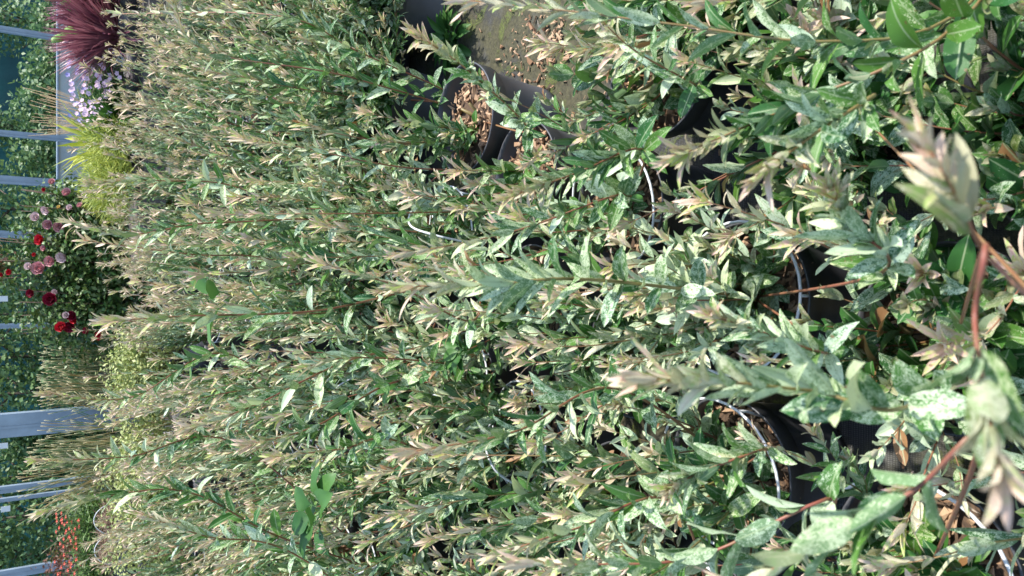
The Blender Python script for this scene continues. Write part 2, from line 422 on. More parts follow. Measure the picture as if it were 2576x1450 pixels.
GROUP = 'potted dappled willows standing in the bed'
def willow(x, y, label, res, kinds, nsh, tallness=1, tilt=(.05, .75), hoop=True, leanx=0, leany=0, low=5, maxL=9, arc=None, fwd=0):
    t = thing('potted_willow', label, 'shrub', (x, y, .003), GROUP)
    link('pot', POT, t); link('bark_mulch', rng.choice(MULCH), t).rotation_euler.z = rng.uniform(0, 6)
    link('woody_base', TRUNK, t).rotation_euler.z = rng.uniform(0, 6)
    if hoop:
        h = link('support_hoop', rng.choice(HOOPS), t); h.rotation_euler.z = rng.uniform(0, 6)
    a0 = rng.uniform(0, 6.3)
    for i in range(nsh + low + fwd):
        for tries in range(6):
            lowsh = i >= nsh
            kind = rng.choice(kinds) if not lowsh else ('lowgreen' if res and 'green' in kinds and rng.random() < .7 else 'low')
            var = rng.choice([q for q in SH[kind, res] if q[0] <= maxL] or SH[kind, res][:1])
            ph = a0 + i * 2.399 + rng.gauss(0, .2) if arc is None else rng.uniform(*arc)
            ti = rng.uniform(*tilt) ** .85 if not lowsh else rng.uniform(.35, 1.3)
            sc = tallness * rng.uniform(.78, 1.12) if not lowsh else rng.uniform(.85, 1.1)
            if i >= nsh + low:
                ph = rng.uniform(-2.5, -.6); ti = rng.uniform(.6, 1.75)
                if i % 2 and res: var = rng.choice(SH['normal', res][:8]); sc = rng.uniform(.55, .75)
            lsc = sc
            lean = Matrix.Rotation(leany, 4, 'X') @ Matrix.Rotation(leanx, 4, 'Y')
            M = Matrix.Translation((.035 * math.cos(ph), .035 * math.sin(ph), .215)) @ lean @ Matrix.Rotation(ph, 4, 'Z') @ Matrix.Rotation(ti, 4, 'Y') @ Matrix.Scale(lsc, 4)
            tp = [Vector((x, y, 0)) + M @ Vector((0, 0, var[0] * q)) for q in (.3, .45, .6, .72, .85, 1.0)]
            if not too_close(tp): break
        else: continue
        s = link('shoot', var[1], t, mat=M)
        if res: link('foliage', var[2], s)
    return t

def hero(pots, x, y, px, **k):
    """a long shoot grown from the pot at x,y through the measured points"""
    t = pots
    base = V3(x, y, .22); pp = [base] + [np.array(q) for q in px]
    loc = np.array(t.location)
    ms, ml = shoot([p - loc for p in pp], **k)
    s = ms.build('shoot', M_STEM, t); ml.build('foliage', M_LEAF, s)

ORD = ['first', 'second', 'third', 'fourth', 'fifth', 'sixth', 'seventh', 'eighth', 'ninth', 'tenth', 'eleventh', 'twelfth', 'thirteenth', 'fourteenth', 'fifteenth', 'sixteenth', 'seventeenth']
# ------------------------------------------------------------------ ground
me = MB()
me.add([(-60, -30, 0), (60, -30, 0), (60, 90, 0), (-60, 90, 0)], [(0, 1, 2, 3)], (0, 0, 0, 1))
g = me.build('ground', groundmat()); g['kind'] = 'structure'

# ------------------------------------------------------------------ the bed
A = willow(.535, 2.08, 'sparse willow whose grey pot stands bare beside the open ground', True, ['normal'], 4, 1, (.1, .6), low=3, maxL=.6, arc=(1.6, 3.6), hoop=False)
for ch in A.children:
    if ch.name.startswith(('pot', 'bark_mulch')): ch.scale = (1.14, 1.14, 1.16)
B = willow(.33, 1.80, 'small willow in the pot just left of the bare grey pot, its bark chips showing', True, ['normal', 'green'], 3, 1, (.2, .7), hoop=False, low=2, maxL=.5, arc=(2.0, 4.6))
Cc = willow(.20, 1.40, 'low willow with a double white hoop over its rim beside the mossy ground', True, ['white', 'normal'], 6, 1, (.2, .8), low=8, maxL=.6)
P1 = willow(.33, .80, 'mostly plain green willow nearest the camera with yellow lower leaves over bark chips', True, ['green', 'green', 'normal'], 9, 1, (.35, 1.1), hoop=False, low=34, maxL=.5)
P6 = willow(.50, 1.27, 'thin green willow standing alone by the open ground fabric', True, ['normal', 'green'], 6, 1, (.2, .8), hoop=False, low=12, maxL=.5)
P2 = willow(.66, 1.04, 'green leaved willow at the right edge, its long shoots arching over the fabric', True, ['green', 'green', 'normal'], 10, 1, (.3, 1.1), hoop=False, low=30, maxL=.5)
P3 = willow(.56, .50, 'green willow cut off by the lower right corner of the bed', True, ['green', 'green', 'normal'], 7, 1, (.3, 1.1), hoop=False, low=30, maxL=.5)
P4 = willow(.22, .43, 'green willow leaning in at the lower edge just under the camera', True, ['green', 'green', 'normal'], 6, 1, (.4, 1.1), hoop=False, low=30, maxL=.45)
N0 = willow(-.22, .30, 'white flecked willow leaning in at the lower edge, nearest the camera', True, ['white', 'normal', 'green'], 5, 1, (.4, 1.0), low=26, maxL=.45)
N1 = willow(-.08, .62, 'white flecked willow right under the camera between two darker neighbours', True, ['white', 'normal', 'green'], 7, 1, (.3, .95), hoop=False, low=20, maxL=.5)
N2 = willow(-.46, .66, 'willow at the near left corner with thick red stems and large leaves', True, ['normal', 'green'], 7, 1, (.2, .9), low=12, maxL=.55)
N3 = willow(-.02, 1.02, 'very white mottled willow in the middle of the near edge', True, ['white'], 10, 1, (.15, .9), low=16, maxL=.55)
N4 = willow(-.38, 1.06, 'willow with a black gap and ring hoop beside its dark pot, near left', True, ['white', 'normal'], 7, 1, (.1, .8), low=10, maxL=.6)
N5 = willow(-.72, 1.12, 'willow by the left edge with bark chips showing under red stems', True, ['normal', 'white'], 9, 1, (.1, .8), low=10, maxL=.7)
rows = []
k = 0
yy = 1.38
while yy < 6.1:
    half = (yy + .1) * .385 / .84 + .42
    if yy > 2.8: half = yy * .345 + .5
    xr = half if yy > 2.75 else (-.18 if yy < 1.6 else (-.04 if yy < 2.0 else .14))
    xs = []; x = xr - (.19 if k % 2 else 0) * (1 if yy > 2.75 else 0)
    while x > -half: xs.append(x + rng.gauss(0, .025)); x -= .375 if yy < 4 else .41
    rows.append((yy, xs)); yy += .36 if yy < 4 else .41; k += 1
for ri, (yy, xs) in enumerate(rows):
    near = yy < 2.9
    for j, x in enumerate(xs):
        kinds = ['normal', 'normal', 'white'] if yy < 2.2 or rng.random() < .4 else ['normal']
        lab = 'mottled willow in black pot, %s from the right in the %s full row back' % (ORD[j], ORD[ri])
        if yy > 5.9 and x > .15: continue
        if yy > 4.2: nsh, low = 15, 1
        elif near: nsh, low = 10, 11
        else: nsh, low = 14, 3
        if 2.6 < yy < 3.3 and x > .2: low = 30; nsh = 13
        fan = .25 * (x / max(.5, yy * .4)) if yy > 2 else 0
        mL = 9
        if yy > 4.4: mL = (.85 if rng.random() < .25 or yy > 5.3 else .70) if x > .2 else .9
        elif yy < 2.3: mL = .62
        willow(x, yy + rng.gauss(0, .03), lab, near, kinds, nsh, rng.uniform(.9, 1.08), ((.03, .36) if yy > 4 else (.05, .5)) if yy > 2.2 else (.08, .8), hoop=rng.random() < .42, leanx=fan + rng.gauss(0, .05), leany=rng.gauss(0, .07), low=low, maxL=mL, fwd=30 if 2.6 < yy < 3.3 and x > .1 else 0)

# long shoots that stand out
hk = dict(hi=True, side=0)
hero(N3, -.02, 1.02, [PR(1500, 705, 1.05), PR(1250, 715, .98), PR(1010, 722, .95)], leafL=.066, gap=.03, r0=.0032, kind='white', stemred=.8, **hk)
hero(Cc, .20, 1.40, [PR(1620, 380, 1.35), PR(1440, 440, 1.2), PR(1275, 497, 1.08)], leafL=.062, gap=.028, r0=.0028, kind='normal', stemred=.2, start=.3, **hk)
hero(A, .535, 2.08, [PR(1330, 330, 1.9), PR(1180, 180, 1.55), PR(1045, 85, 1.4)], leafL=.07, gap=.036, r0=.003, kind='normal', stemred=.3, start=.3, **hk)
hero(Cc, .20, 1.40, [PR(1560, 490, 1.5), PR(1300, 580, 1.35), PR(1010, 642, 1.25)], leafL=.064, gap=.032, r0=.0028, kind='white', stemred=.1, start=.2, **hk)
hero(P3, .56, .50, [PR(2400, 40, 1.1), PR(2080, 105, 1.0), PR(1700, 62, 1.0), PR(1400, 25, 1.02), PR(1160, 0, 1.05)], leafL=.062, gap=.034, r0=.0025, kind='normal', stemred=.8, start=.12, **hk)
hero(P6, .50, 1.27, [PR(1750, 215, 1.5), PR(1600, 130, 1.3), PR(1500, 40, 1.2)], leafL=.06, gap=.04, r0=.0026, kind='normal', stemred=.3, start=.2, **hk)
hero(P3, .56, .50, [PR(2400, 70, 1.0), PR(2030, 250, .95), PR(1850, 330, .9), PR(1690, 400, .85)], leafL=.058, gap=.030, r0=.0025, kind='green', stemred=.6, start=.12, **hk)
hero(P1, .33, .80, [PR(2200, 240, .95), PR(2060, 330, .8), PR(1900, 450, .72)], leafL=.056, gap=.034, r0=.003, kind='green', stemred=.8, start=.4, **hk)
hero(N1, -.08, .62, [PR(2300, 1015, .75), PR(2050, 985, .66), PR(1800, 960, .60), PR(1600, 955, .57)], leafL=.054, gap=.042, r0=.0024, kind='white', stemred=.9, start=.18, tip=9, tipstart=.6, wr=1.3, **hk)
hero(N2, -.46, .66, [PR(2460, 1130, .62), PR(2290, 1240, .60), PR(2010, 1400, .62), PR(1800, 1500, .66)], leafL=.052, gap=.07, r0=.0026, kind='normal', stemred=.0, start=.45, wr=1.35, **hk)
hero(N5, -.72, 1.12, [PR(2100, 1270, 1.0), PR(1760, 1400, .95), PR(1500, 1420, .92), PR(1290, 1415, .9)], leafL=.056, gap=.055, r0=.0026, kind='normal', stemred=.0, start=.3, wr=1.35, **hk)
hero(P1, .33, .80, [PR(2560, 700, .60), PR(2480, 640, .48), PR(2410, 500, .44), PR(2310, 330, .43)], leafL=.046, gap=.085, r0=.0019, kind='normal', stemred=.3, start=.6, tipstart=.5, wr=1.3, tip=4, **hk)
hero(N1, -.08, .62, [PR(2470, 640, .50), PR(2452, 800, .44), PR(2480, 1000, .41), PR(2520, 1210, .38)], leafL=.050, gap=.10, r0=.0020, kind='normal', stemred=.1, start=.6, tip=5, tipstart=.6, wr=1.3, **hk)
hero(N4, -.38, 1.06, [PR(1930, 1130, 1.1), PR(1760, 1190, 1.0), PR(1680, 1235, .95)], leafL=.052, gap=.03, r0=.0024, kind='white', stemred=.2, start=.35, **hk)
hero(N3, -.02, 1.02, [PR(2210, 690, .95), PR(2130, 560, .85), PR(2090, 470, .80)], leafL=.058, gap=.032, r0=.0026, kind='white', stemred=.2, start=.35, **hk)
hero(N3, -.02, 1.02, [PR(2080, 880, 1.0), PR(1900, 830, .88), PR(1780, 790, .82)], leafL=.05, gap=.026, r0=.0024, kind='white', stemred=.2, start=.35, **hk)
hero(N4, -.38, 1.06, [PR(1560, 980, 1.35), PR(1300, 1085, 1.15), PR(1020, 1140, 1.05)], leafL=.066, gap=.036, r0=.003, kind='normal', stemred=.3, start=.25, **hk)
hero(N5, -.72, 1.12, [PR(1700, 1270, 1.3), PR(1450, 1330, 1.15), PR(1240, 1400, 1.1)], leafL=.06, gap=.034, r0=.003, kind='normal', stemred=.1, start=.3, **hk)
def host(x, y):
    best = min((o for o in C.objects if o.name.startswith('potted_willow')), key=lambda o: (o.location.x - x) ** 2 + (o.location.y - y) ** 2)
    return best
for x, y, pts, kw in [
    (.22, 2.6, [(1230, 540, 2.5), (900, 538, 2.0), (545, 540, 1.95)], dict(leafL=.075, gap=.05, stemred=.4)),
    (-.05, 2.3, [(1100, 735, 2.3), (800, 782, 1.75), (480, 795, 1.6), (275, 808, 1.55)], dict(leafL=.075, gap=.058, stemred=.1, r0=.0036)),
    (-.3, 2.5, [(900, 900, 2.0), (640, 1020, 1.75), (470, 1080, 1.7)], dict(leafL=.07, gap=.05, stemred=.1, r0=.0034)),
    (-.35, 2.2, [(1000, 960, 2.0), (800, 1070, 1.7), (620, 1120, 1.6)], dict(leafL=.07, gap=.045, stemred=.2)),
    (-.5, 2.0, [(1000, 1110, 1.9), (860, 1130, 1.6), (690, 1150, 1.5)], dict(leafL=.065, gap=.04, stemred=.2)),
    (.3, 2.9, [(1300, 450, 2.6), (1000, 420, 2.3), (750, 370, 2.2), (640, 355, 2.15)], dict(leafL=.07, gap=.045, stemred=.1)),
    (.5, 2.9, [(1200, 330, 2.9), (900, 200, 2.4), (520, 130, 2.3), (430, 0, 2.3)], dict(leafL=.075, gap=.045, stemred=.2)),
    (.8, 2.9, [(1150, 250, 2.9), (900, 130, 2.6), (700, 40, 2.4), (300, 35, 3.0)], dict(leafL=.075, gap=.04, stemred=.1)),
    (0, 3.0, [(900, 580, 2.7), (560, 560, 2.3), (330, 590, 2.2), (170, 560, 2.2)], dict(leafL=.07, gap=.05, stemred=.2)),
    (-.1, 3.2, [(700, 660, 2.9), (480, 640, 2.4), (210, 605, 2.3)], dict(leafL=.07, gap=.05, stemred=.2)),
    (-.7, 3.2, [(600, 900, 2.9), (330, 1000, 2.7), (110, 990, 2.6)], dict(leafL=.07, gap=.045, stemred=.2)),
    (-1.0, 3.0, [(600, 1120, 2.9), (320, 1150, 2.5), (90, 1160, 2.4)], dict(leafL=.07, gap=.045, stemred=.0)),
    (-1.1, 2.7, [(700, 1350, 2.6), (480, 1240, 2.3), (260, 1250, 2.2), (100, 1290, 2.2)], dict(leafL=.075, gap=.045, stemred=.2)),
    (-1.2, 2.5, [(750, 1400, 2.4), (520, 1350, 2.1), (345, 1290, 2.0)], dict(leafL=.07, gap=.045, stemred=.3)),
    (-.3, 2.2, [(1150, 920, 2.1), (900, 900, 1.8), (760, 925, 1.75)], dict(leafL=.065, gap=.04, stemred=.2)),
    (.1, 2.0, [(1200, 800, 1.9), (1000, 720, 1.6), (800, 660, 1.5)], dict(leafL=.065, gap=.045, stemred=.1)),
    (.1, 3.4, [(620, 480, 3.0), (400, 455, 2.6), (225, 460, 2.5)], dict(leafL=.07, gap=.045, stemred=.1)),
]:
    h = host(x, y)
    hero(h, h.location.x, h.location.y, [PR(*q) for q in pts], hi=True, side=0, kind='normal', start=.25, **{**dict(r0=.0036), **kw})

# ------------------------------------------------------------------ loose bark on the ground
mb = MB()
for i in range(620):
    if rng.random() < .6:
        c0 = rng.choice([(.80, 2.12), (.84, 2.04), (.78, 1.94), (.8, 1.5), (.60, 1.60)]); x, y = rng.gauss(c0[0], .07), rng.gauss(c0[1], .08)
    else: x, y = rng.uniform(-.9, 1.2), rng.uniform(.3, 2.9)
    chip(mb, V3(x, y, .005 + rng.uniform(0, .006)), rng.uniform(.006, .026) if rng.random() < .88 else rng.uniform(.03, .045))
o = mb.build('wood_chips', M_CHIP, smooth=False); tag(o, 'tan wood chips scattered over the mossy ground fabric', 'wood chips'); o['kind'] = 'stuff'

# ------------------------------------------------------------------ weeds
M_WEED = leafmat('weed_leaf', (.03, .11, .02), (.08, .20, .04))
def weed(x, y, z, label, n, L, W):
    mb = MB()
    for i in range(n):
        th = i * 2.4 + rng.random(); el = rng.uniform(.2, 1.1); d = V3(math.cos(th) * math.cos(el), math.sin(th) * math.cos(el), math.sin(el))
        st = V3(0, 0, .01); b = st + d * L * .5
        tube(mb, [st, b], .0015, (0, 0, .3, 1), 4)
        leaf(mb, b, d + V3(0, 0, -.3), V3(0, 0, 1), L * rng.uniform(.7, 1.1), W * rng.uniform(.8, 1.1), (0, 0, rng.random()), .6, .3, .05, True, (.5, .8))
    o = mb.build('weed', M_WEED, None, True, (x, y, z)); tag(o, label, 'weed', 'broad leaved weeds growing between the willows')
    return o
p = PR(745, 1300, 2.3); weed(p.x, p.y, p.z - .1, 'broad triangular leaved green weed low among the left hand willows', 9, .11, .07)
p = PR(1100, 880, 1.9); weed(p.x, p.y, p.z - .1, 'fresh light green weed in the middle of the bed', 16, .06, .035)
p = PR(500, 745, 2.7); weed(p.x, p.y, p.z - .12, 'large glossy oval leaved weed poking out of the central willows', 3, .13, .07)
weed(.15, 1.0, .0, 'bright green weed on the ground beside the nearest green willow', 22, .07, .035)
weed(.98, 2.62, .0, 'dark green weed on the fabric before the pots, at the right edge', 40, .10, .035)
weed(.72, 2.58, .0, 'dark green weed on the fabric before the second pot from the right', 40, .10, .035)
weed(-.55, 1.5, .0, 'light green weed tuft under the left willows', 22, .06, .03)

exec_bg = True
# ------------------------------------------------------------------ display benches behind the bed
M_WOOD = plain('weathered_timber', (.12, .10, .09), .8, .35, 14, .5)
M_ALU = plain('grey_metal', (.27, .34, .42), .42, .16, 6)
M_BLACKPOT = M_POT
def bench(x0, x1, y0, y1, z, label):
    t = thing('display_bench', label, 'bench', ((x0 + x1) / 2, (y0 + y1) / 2, 0), 'timber display benches behind the bed')
    cx, cy = (x0 + x1) / 2, (y0 + y1) / 2; hx, hy = (x1 - x0) / 2, (y1 - y0) / 2
    mb = MB(); n = 8; wd = 2 * hy / n
    for i in range(n): box(mb, (-hx, -hy + i * wd + .006, z - .035), (hx, -hy + (i + 1) * wd - .006, z - rng.uniform(0, .003)))
    mb.build('bench_top', M_WOOD, t, False)
    mb = MB(); box(mb, (-hx + .01, -hy - .03, z - .16), (hx - .01, -hy - .002, z - .038)); mb.build('apron', M_WOOD, t, False)
    for sx in (-1, 0, 1):
        for sy in (-1, 1):
            mb = MB(); cx_ = sx * (hx - .1); cy_ = sy * (hy - .08); box(mb, (cx_ - .045, cy_ - .045, 0), (cx_ + .045, cy_ + .045, z - .037)); mb.build('leg', M_WOOD, t, False)
    return t
bench(.15, 3.6, 6.75, 8.0, .56, 'weathered timber bench carrying the red grass, cactus and small flowers')
bench(-3.6, -1.55, 6.8, 8.0, .56, 'weathered timber bench carrying the red flowered plants at the left')

def blades(mb, n, base_r, L, W, spread, mi=0, c=(0, 1), droop=(.3, 1.0), lo=.6):
    for i in range(n):
        th = rng.uniform(0, 6.3); r = base_r * math.sqrt(rng.random()); ti = abs(rng.gauss(0, spread))
        d = V3(math.cos(th) * math.sin(ti), math.sin(th) * math.sin(ti), math.cos(ti))
        leaf(mb, V3(r * math.cos(th), r * math.sin(th), 0), d, V3(-math.cos(th), -math.sin(th), .3) , L * rng.uniform(lo, 1), W * rng.uniform(.7, 1.1), (0, 0, rng.uniform(*c)), rng.uniform(*droop), .3, 0, False, (.15, .55), mi)
def smallpot(t, r, h, z=0):
    mb = MB(); lathe(mb, [(0, z), (r * .75, z), (r, z + h), (r * .94, z + h), (r * .9, z + h * .85), (0, z + h * .84)], k=20); return mb.build('pot', M_POT, t)
def leafcloud(mb, n, c, rad, L, W, col=(0, 1), c3=0.0, shell=.5, up=.2):
    for i in range(n):
        d = nrm(V3(rng.gauss(0, 1), rng.gauss(0, 1), rng.gauss(0, 1))); q = shell + (1 - shell) * rng.random() if rng.random() < .75 else rng.random()
        lump = 1 + .22 * math.sin(d[0] * 5 + c[0] * 7) * math.sin(d[2] * 6 + c[1] * 3) + .12 * math.sin(d[1] * 11 + d[0] * 9)
        p = V3(c[0] + d[0] * rad[0] * q * lump, c[1] + d[1] * rad[1] * q * lump, c[2] + d[2] * rad[2] * q * lump)
        a = V3(rng.gauss(0, 1), rng.gauss(0, 1), rng.gauss(0, .8)); nn = d * .6 + V3(rng.gauss(0, .5), rng.gauss(0, .5), .6)
        quick(mb, p, a, nn, L * rng.uniform(.6, 1.2), W * rng.uniform(.7, 1.2), (c3 * rng.random(), 0, rng.uniform(*col), 1))
def quick(mb, p, a, n, L, W, col):
    a = nrm(a); n = nrm(n - a * np.dot(a, n)); s = np.cross(a, n)
    v = [p, p + a * L * .45 + s * W * .5 + n * W * .12, p + a * L, p + a * L * .45 - s * W * .5 + n * W * .12]
    mb.add(v, [(0, 1, 2), (0, 2, 3)], col)

# red strap leaved grass
M_RED = leafmat('burgundy_grass', (.17, .05, .075), (.42, .18, .21), None, .2, .4)
for (px, py, D, lab) in [(300, 10, 7.2, 'burgundy strap leaved grass at the far right corner of the bench'), (305, 95, 7.0, 'burgundy strap leaved grass beside the pale pink flowers')]:
    p = P(px, py, D); t = thing('red_grass', lab, 'grass clump', (p.x, p.y, .563), 'burgundy grasses on the bench')
    smallpot(t, .13, .16); mb = MB(); blades(mb, 700, .12, .60, .024, .62, droop=(.1, .8), lo=.5)
    mb.build('foliage', M_RED, t, loc=(0, 0, .13))
# cactus
def cactmat():
    m = NM('cactus_skin'); tc = m.n('TexCoord'); v = m.n('TexVoronoi'); v.inputs['Scale'].default_value = 28; m.l(tc.outputs['Object'], v.inputs['Vector'])
    c = m.mix(m.rng(v.outputs['Distance'], .02, .16), (.42, .42, .22), (.16, .28, .055)); m.l(c, m.b.inputs['Base Color']); m.b.inputs['Roughness'].default_value = .55; return m.m
M_CACT = cactmat()
def pad(t, c, axis, w_, h, th=.022):
    mb = MB(); a = nrm(axis); n = nrm(np.cross(a, V3(1, .5, 0))); s = np.cross(a, n); v = []; K = 18
    levels = [(-1, .0), (-.8, .55), (-.3, .92), (.3, .92), (.8, .55), (1, 0)]
    for zz, sc in levels:
        for j in range(K):
            an = 2 * math.pi * j / K; u = math.cos(an) * sc; q = math.sin(an) * sc
            v.append(c + a * (h / 2 + h / 2 * u) + s * (w_ / 2 * q * (1 + .15 * u)) + n * zz * th / 2)
    f = [(i * K + j, i * K + (j + 1) % K, (i + 1) * K + (j + 1) % K, (i + 1) * K + j) for i in range(5) for j in range(K)]
    mb.add(v, f, (0, 0, 0, 1)); mb.build('pad', M_CACT, t)
p = P(390, 35, 6.5); t = thing('prickly_pear', 'prickly pear cactus with flat green pads at the right edge of the bench', 'cactus', (p.x, 6.98, .563))
smallpot(t, .14, .17)
for c, a, w_, h in [((0, 0, .15), (0, 0, 1), .17, .26), ((-.05, -.02, .36), (-.55, -.1, 1), .13, .22), ((.05, .0, .38), (.5, 0, 1), .14, .22), ((.05, .04, .2), (1, -.1, .6), .14, .22), ((-.05, -.05, .2), (-.9, -.4, .5), .12, .18), ((-.13, -.04, .5), (-.7, -.2, .9), .075, .17), ((.14, 0, .56), (.2, 0, 1), .12, .2)]:
    pad(t, V3(*c), V3(*a), w_, h)
# pale pink and violet flowers
def disc(mb, p, r, col, n=V3(0, -.4, 1)):
    n = nrm(n + V3(rng.gauss(0, .3), rng.gauss(0, .3), 0)); s = nrm(np.cross(n, V3(1, .2, 0))); q = np.cross(n, s); v = [p - n * r * .25]
    for j in range(10):
        an = math.pi * j / 5; rr = r * (1 if j % 2 == 0 else .72); v.append(p + (s * math.cos(an) + q * math.sin(an)) * rr)
    mb.add(v, [(0, 1 + j, 1 + (j + 1) % 10) for j in range(10)], col)
M_PINKF = plain('pale_pink_petals', (.72, .50, .60), .6, .15, 40); M_VIOL = plain('violet_petals', (.42, .36, .68), .6, .15, 40)
M_GREEN = leafmat('fresh_foliage', (.05, .12, .025), (.15, .26, .05)); M_FERN = leafmat('fern_foliage', (.03, .10, .02), (.10, .22, .04))
p = P(290, 225, 7.0); t = thing('pink_flower_plant', 'mound of tiny pale pink flowers over low green leaves', 'flowering plant', (p.x, 7.1, .563))
smallpot(t, .15, .14); mb = MB(); leafcloud(mb, 1500, (0, 0, .2), (.30, .26, .14), .03, .016); mb.build('foliage', M_GREEN, t)
for i in range(98):
    mb = MB(); qx = rng.uniform(-.33, .33); qz = rng.random() ** .7; q = V3(qx, -.30 + .3 * qz + rng.uniform(-.02, .02), .16 + .34 * qz * (1 - qx * qx * 2))
    tube(mb, [q * V3(.7, .7, .5), q], .0012, (0, 0, .4, 1), 3, 1); disc(mb, q, rng.uniform(.017, .025), (0, 0, 0, 1), V3(0, -.8, .6)); mb.build('bloom', [M_PINKF, M_GREEN], t)
p = P(225, 215, 7.5); t = thing('violet_flower_plant', 'low plant with a line of violet blue flowers behind the pink ones', 'flowering plant', (p.x, 7.6, .563))
smallpot(t, .13, .14); mb = MB(); leafcloud(mb, 900, (0, 0, .24), (.26, .18, .14), .04, .018); mb.build('foliage', M_GREEN, t)
for i in range(26):
    mb = MB(); q = V3(rng.uniform(-.3, .26), rng.uniform(-.16, .1), .33 + rng.uniform(-.03, .15)); disc(mb, q, rng.uniform(.018, .028), (0, 0, 0, 1), V3(0, -.9, .4)); mb.build('bloom', M_VIOL, t)
# ferny clumps, lime clumps
M_LIME = leafmat('lime_tuft', (.26, .33, .04), (.56, .60, .12)); M_LEMON = leafmat('yellow_striped_blades', (.16, .26, .02), (.50, .50, .07))
for px, py, D, lab, n, L, mat, z0 in [
    (215, 180, 8.6, 'small dark green fern tuft in front of the pale wall', 260, .30, M_FERN, .5),
    (235, 265, 7.5, 'green ferny clump beside the violet flowers', 420, .34, M_FERN, .563),
    (300, 300, 7.0, 'spreading grassy green clump in front of the fern', 420, .36, M_FERN, .563),
    (250, 355, 7.6, 'clump of broad yellow striped leaves rising above the lime tufts', 90, .55, M_LEMON, .563),
    (260, 540, 7.8, 'low yellow green leafy clump between lime tuft and roses', 200, .34, M_LEMON, .0)]:
    p = P(px, py, D); t = thing('leafy_clump', lab, 'plant', (p.x, p.y, z0), 'green clumps behind the bed'); smallpot(t, .12, .14)
    mb = MB(); blades(mb, n, .09, L, .045 if mat is M_LEMON else .02, .75, droop=(.3, 1.2)); mb.build('foliage', mat, t, loc=(0, 0, .12))
for px, py, D, s, lab in [(285, 378, 6.95, 1.12, 'lime green mossy tuft of curly foliage nearest the striped leaves'), (280, 470, 6.9, 1.15, 'lime green curly tuft beside the rose bushes')]:
    p = P(px, py, D); t = thing('lime_tuft', lab, 'plant', (p.x, p.y, .563), 'lime tufts on the bench'); smallpot(t, .14, .12)
    mb = MB()
    for i in range(2600):
        d = nrm(V3(rng.gauss(0, 1), rng.gauss(0, 1), abs(rng.gauss(.2, .8)))); q = rng.uniform(.55, 1); b = V3(d[0] * .25 * s * q, d[1] * .25 * s * q, .10 + d[2] * .30 * s * q)
        a = d * .6 + V3(rng.gauss(0, .6), rng.gauss(0, .6), rng.gauss(0, .4)); quick(mb, b, a, d + V3(0, 0, .4), rng.uniform(.05, .11), .007, (0, 0, rng.random(), 1))
    mb.build('foliage', M_LIME, t)
# tan stalks
M_TAN = plain('dry_stalk', (.42, .30, .17), .8, .3, 30)
p = P(240, 290, 8.0); t = thing('dry_stalk_grass', 'upright bundle of tan dry grass stalks rising above the wall', 'grass clump', (p.x, 8.3, 0)); smallpot(t, .15, .25)
mb = MB()
for i in range(34):
    x, y = rng.gauss(0, .04), rng.gauss(0, .04); q = rng.uniform(1.12, 1.36); lx = rng.uniform(-.22, .25)
    tube(mb, [V3(x, y, .2), V3(x + lx * .35, y, .2 + (q - .2) * .5), V3(x + lx, y + rng.gauss(0, .05), q)], [.004, .0035, .002], (0, 0, 0, 1), 4)
mb.build('stalks', M_TAN, t)

# ------------------------------------------------------------------ roses
M_ROSELEAF = leafmat('rose_leaf', (.032, .11, .028), (.12, .25, .055), (.24, .05, .04), .2, .45)
M_CANE = plain('rose_cane', (.10, .05, .03), .6, .3, 20)
RM = {'pink': plain('pink_petals', (.72, .36, .38), .55, .2, 30), 'pale': plain('blush_petals', (.80, .62, .62), .55, .12, 30), 'red': plain('red_petals', (.55, .012, .03), .5, .25, 30), 'dark': plain('crimson_petals', (.24, .006, .03), .5, .3, 30), 'yellow': plain('yellow_petals', (.75, .55, .18), .5, .2, 30)}
def bloom_mesh(col):
    mb = MB(); r = .045
    for ring, (n, ti, rr) in enumerate(((6, 1.15, 1.0), (6, .8, .85), (5, .45, .65), (4, .18, .42))):
        for j in range(n):
            th = 2 * math.pi * (j + ring * .4) / n; d = V3(math.cos(th) * math.sin(ti), math.sin(th) * math.sin(ti), math.cos(ti))
            leaf(mb, V3(0, 0, 0), d, V3(-math.cos(th), -math.sin(th), .6), r * rr * 1.15, r * rr * 1.25, (0, 0, rng.random()), -.7, .5, .08, False, (.5, .32))
    return mb.mesh('bloom', RM[col])
BL = {c: [bloom_mesh(c) for _ in range(2)] for c in RM}
ros = {}
for key, py, D, lab, ht in [('a', 540, 8.0, 'rose bush with pale pink blooms beside the lime tuft', 1.40), ('b', 660, 7.8, 'tall rose bush with red and pink blooms and a dark reddish top', 1.62), ('c', 780, 7.7, 'rose bush with deep crimson blooms next to the horsetails', 1.42)]:
    p = P(200, py, D); t = thing('rose_bush', lab, 'rose bush', (p.x, D, 0), 'rose bushes behind the bed'); smallpot(t, .17, .3); ros[key] = t
    mb = MB(); leafcloud(mb, 5200, (0, 0, ht * .56), (.44, .32, ht * .44), .055, .034, c3=.25, shell=.35)
    if key == 'b': leafcloud(mb, 500, (-.05, 0, ht), (.18, .15, .22), .04, .024, c3=1.0, shell=.2)
    mb.build('foliage', M_ROSELEAF, t)
    for i in range(6):
        mb = MB(); th = i * 1.05 + rng.random(); d = V3(math.cos(th), math.sin(th), 0)
        tube(mb, [V3(0, 0, .25) + d * .03, V3(0, 0, ht * .55) + d * .14, V3(0, 0, ht * .98) + d * .2], [.007, .005, .003], (0, 0, 0, 1), 5); mb.build('cane', M_CANE, t)
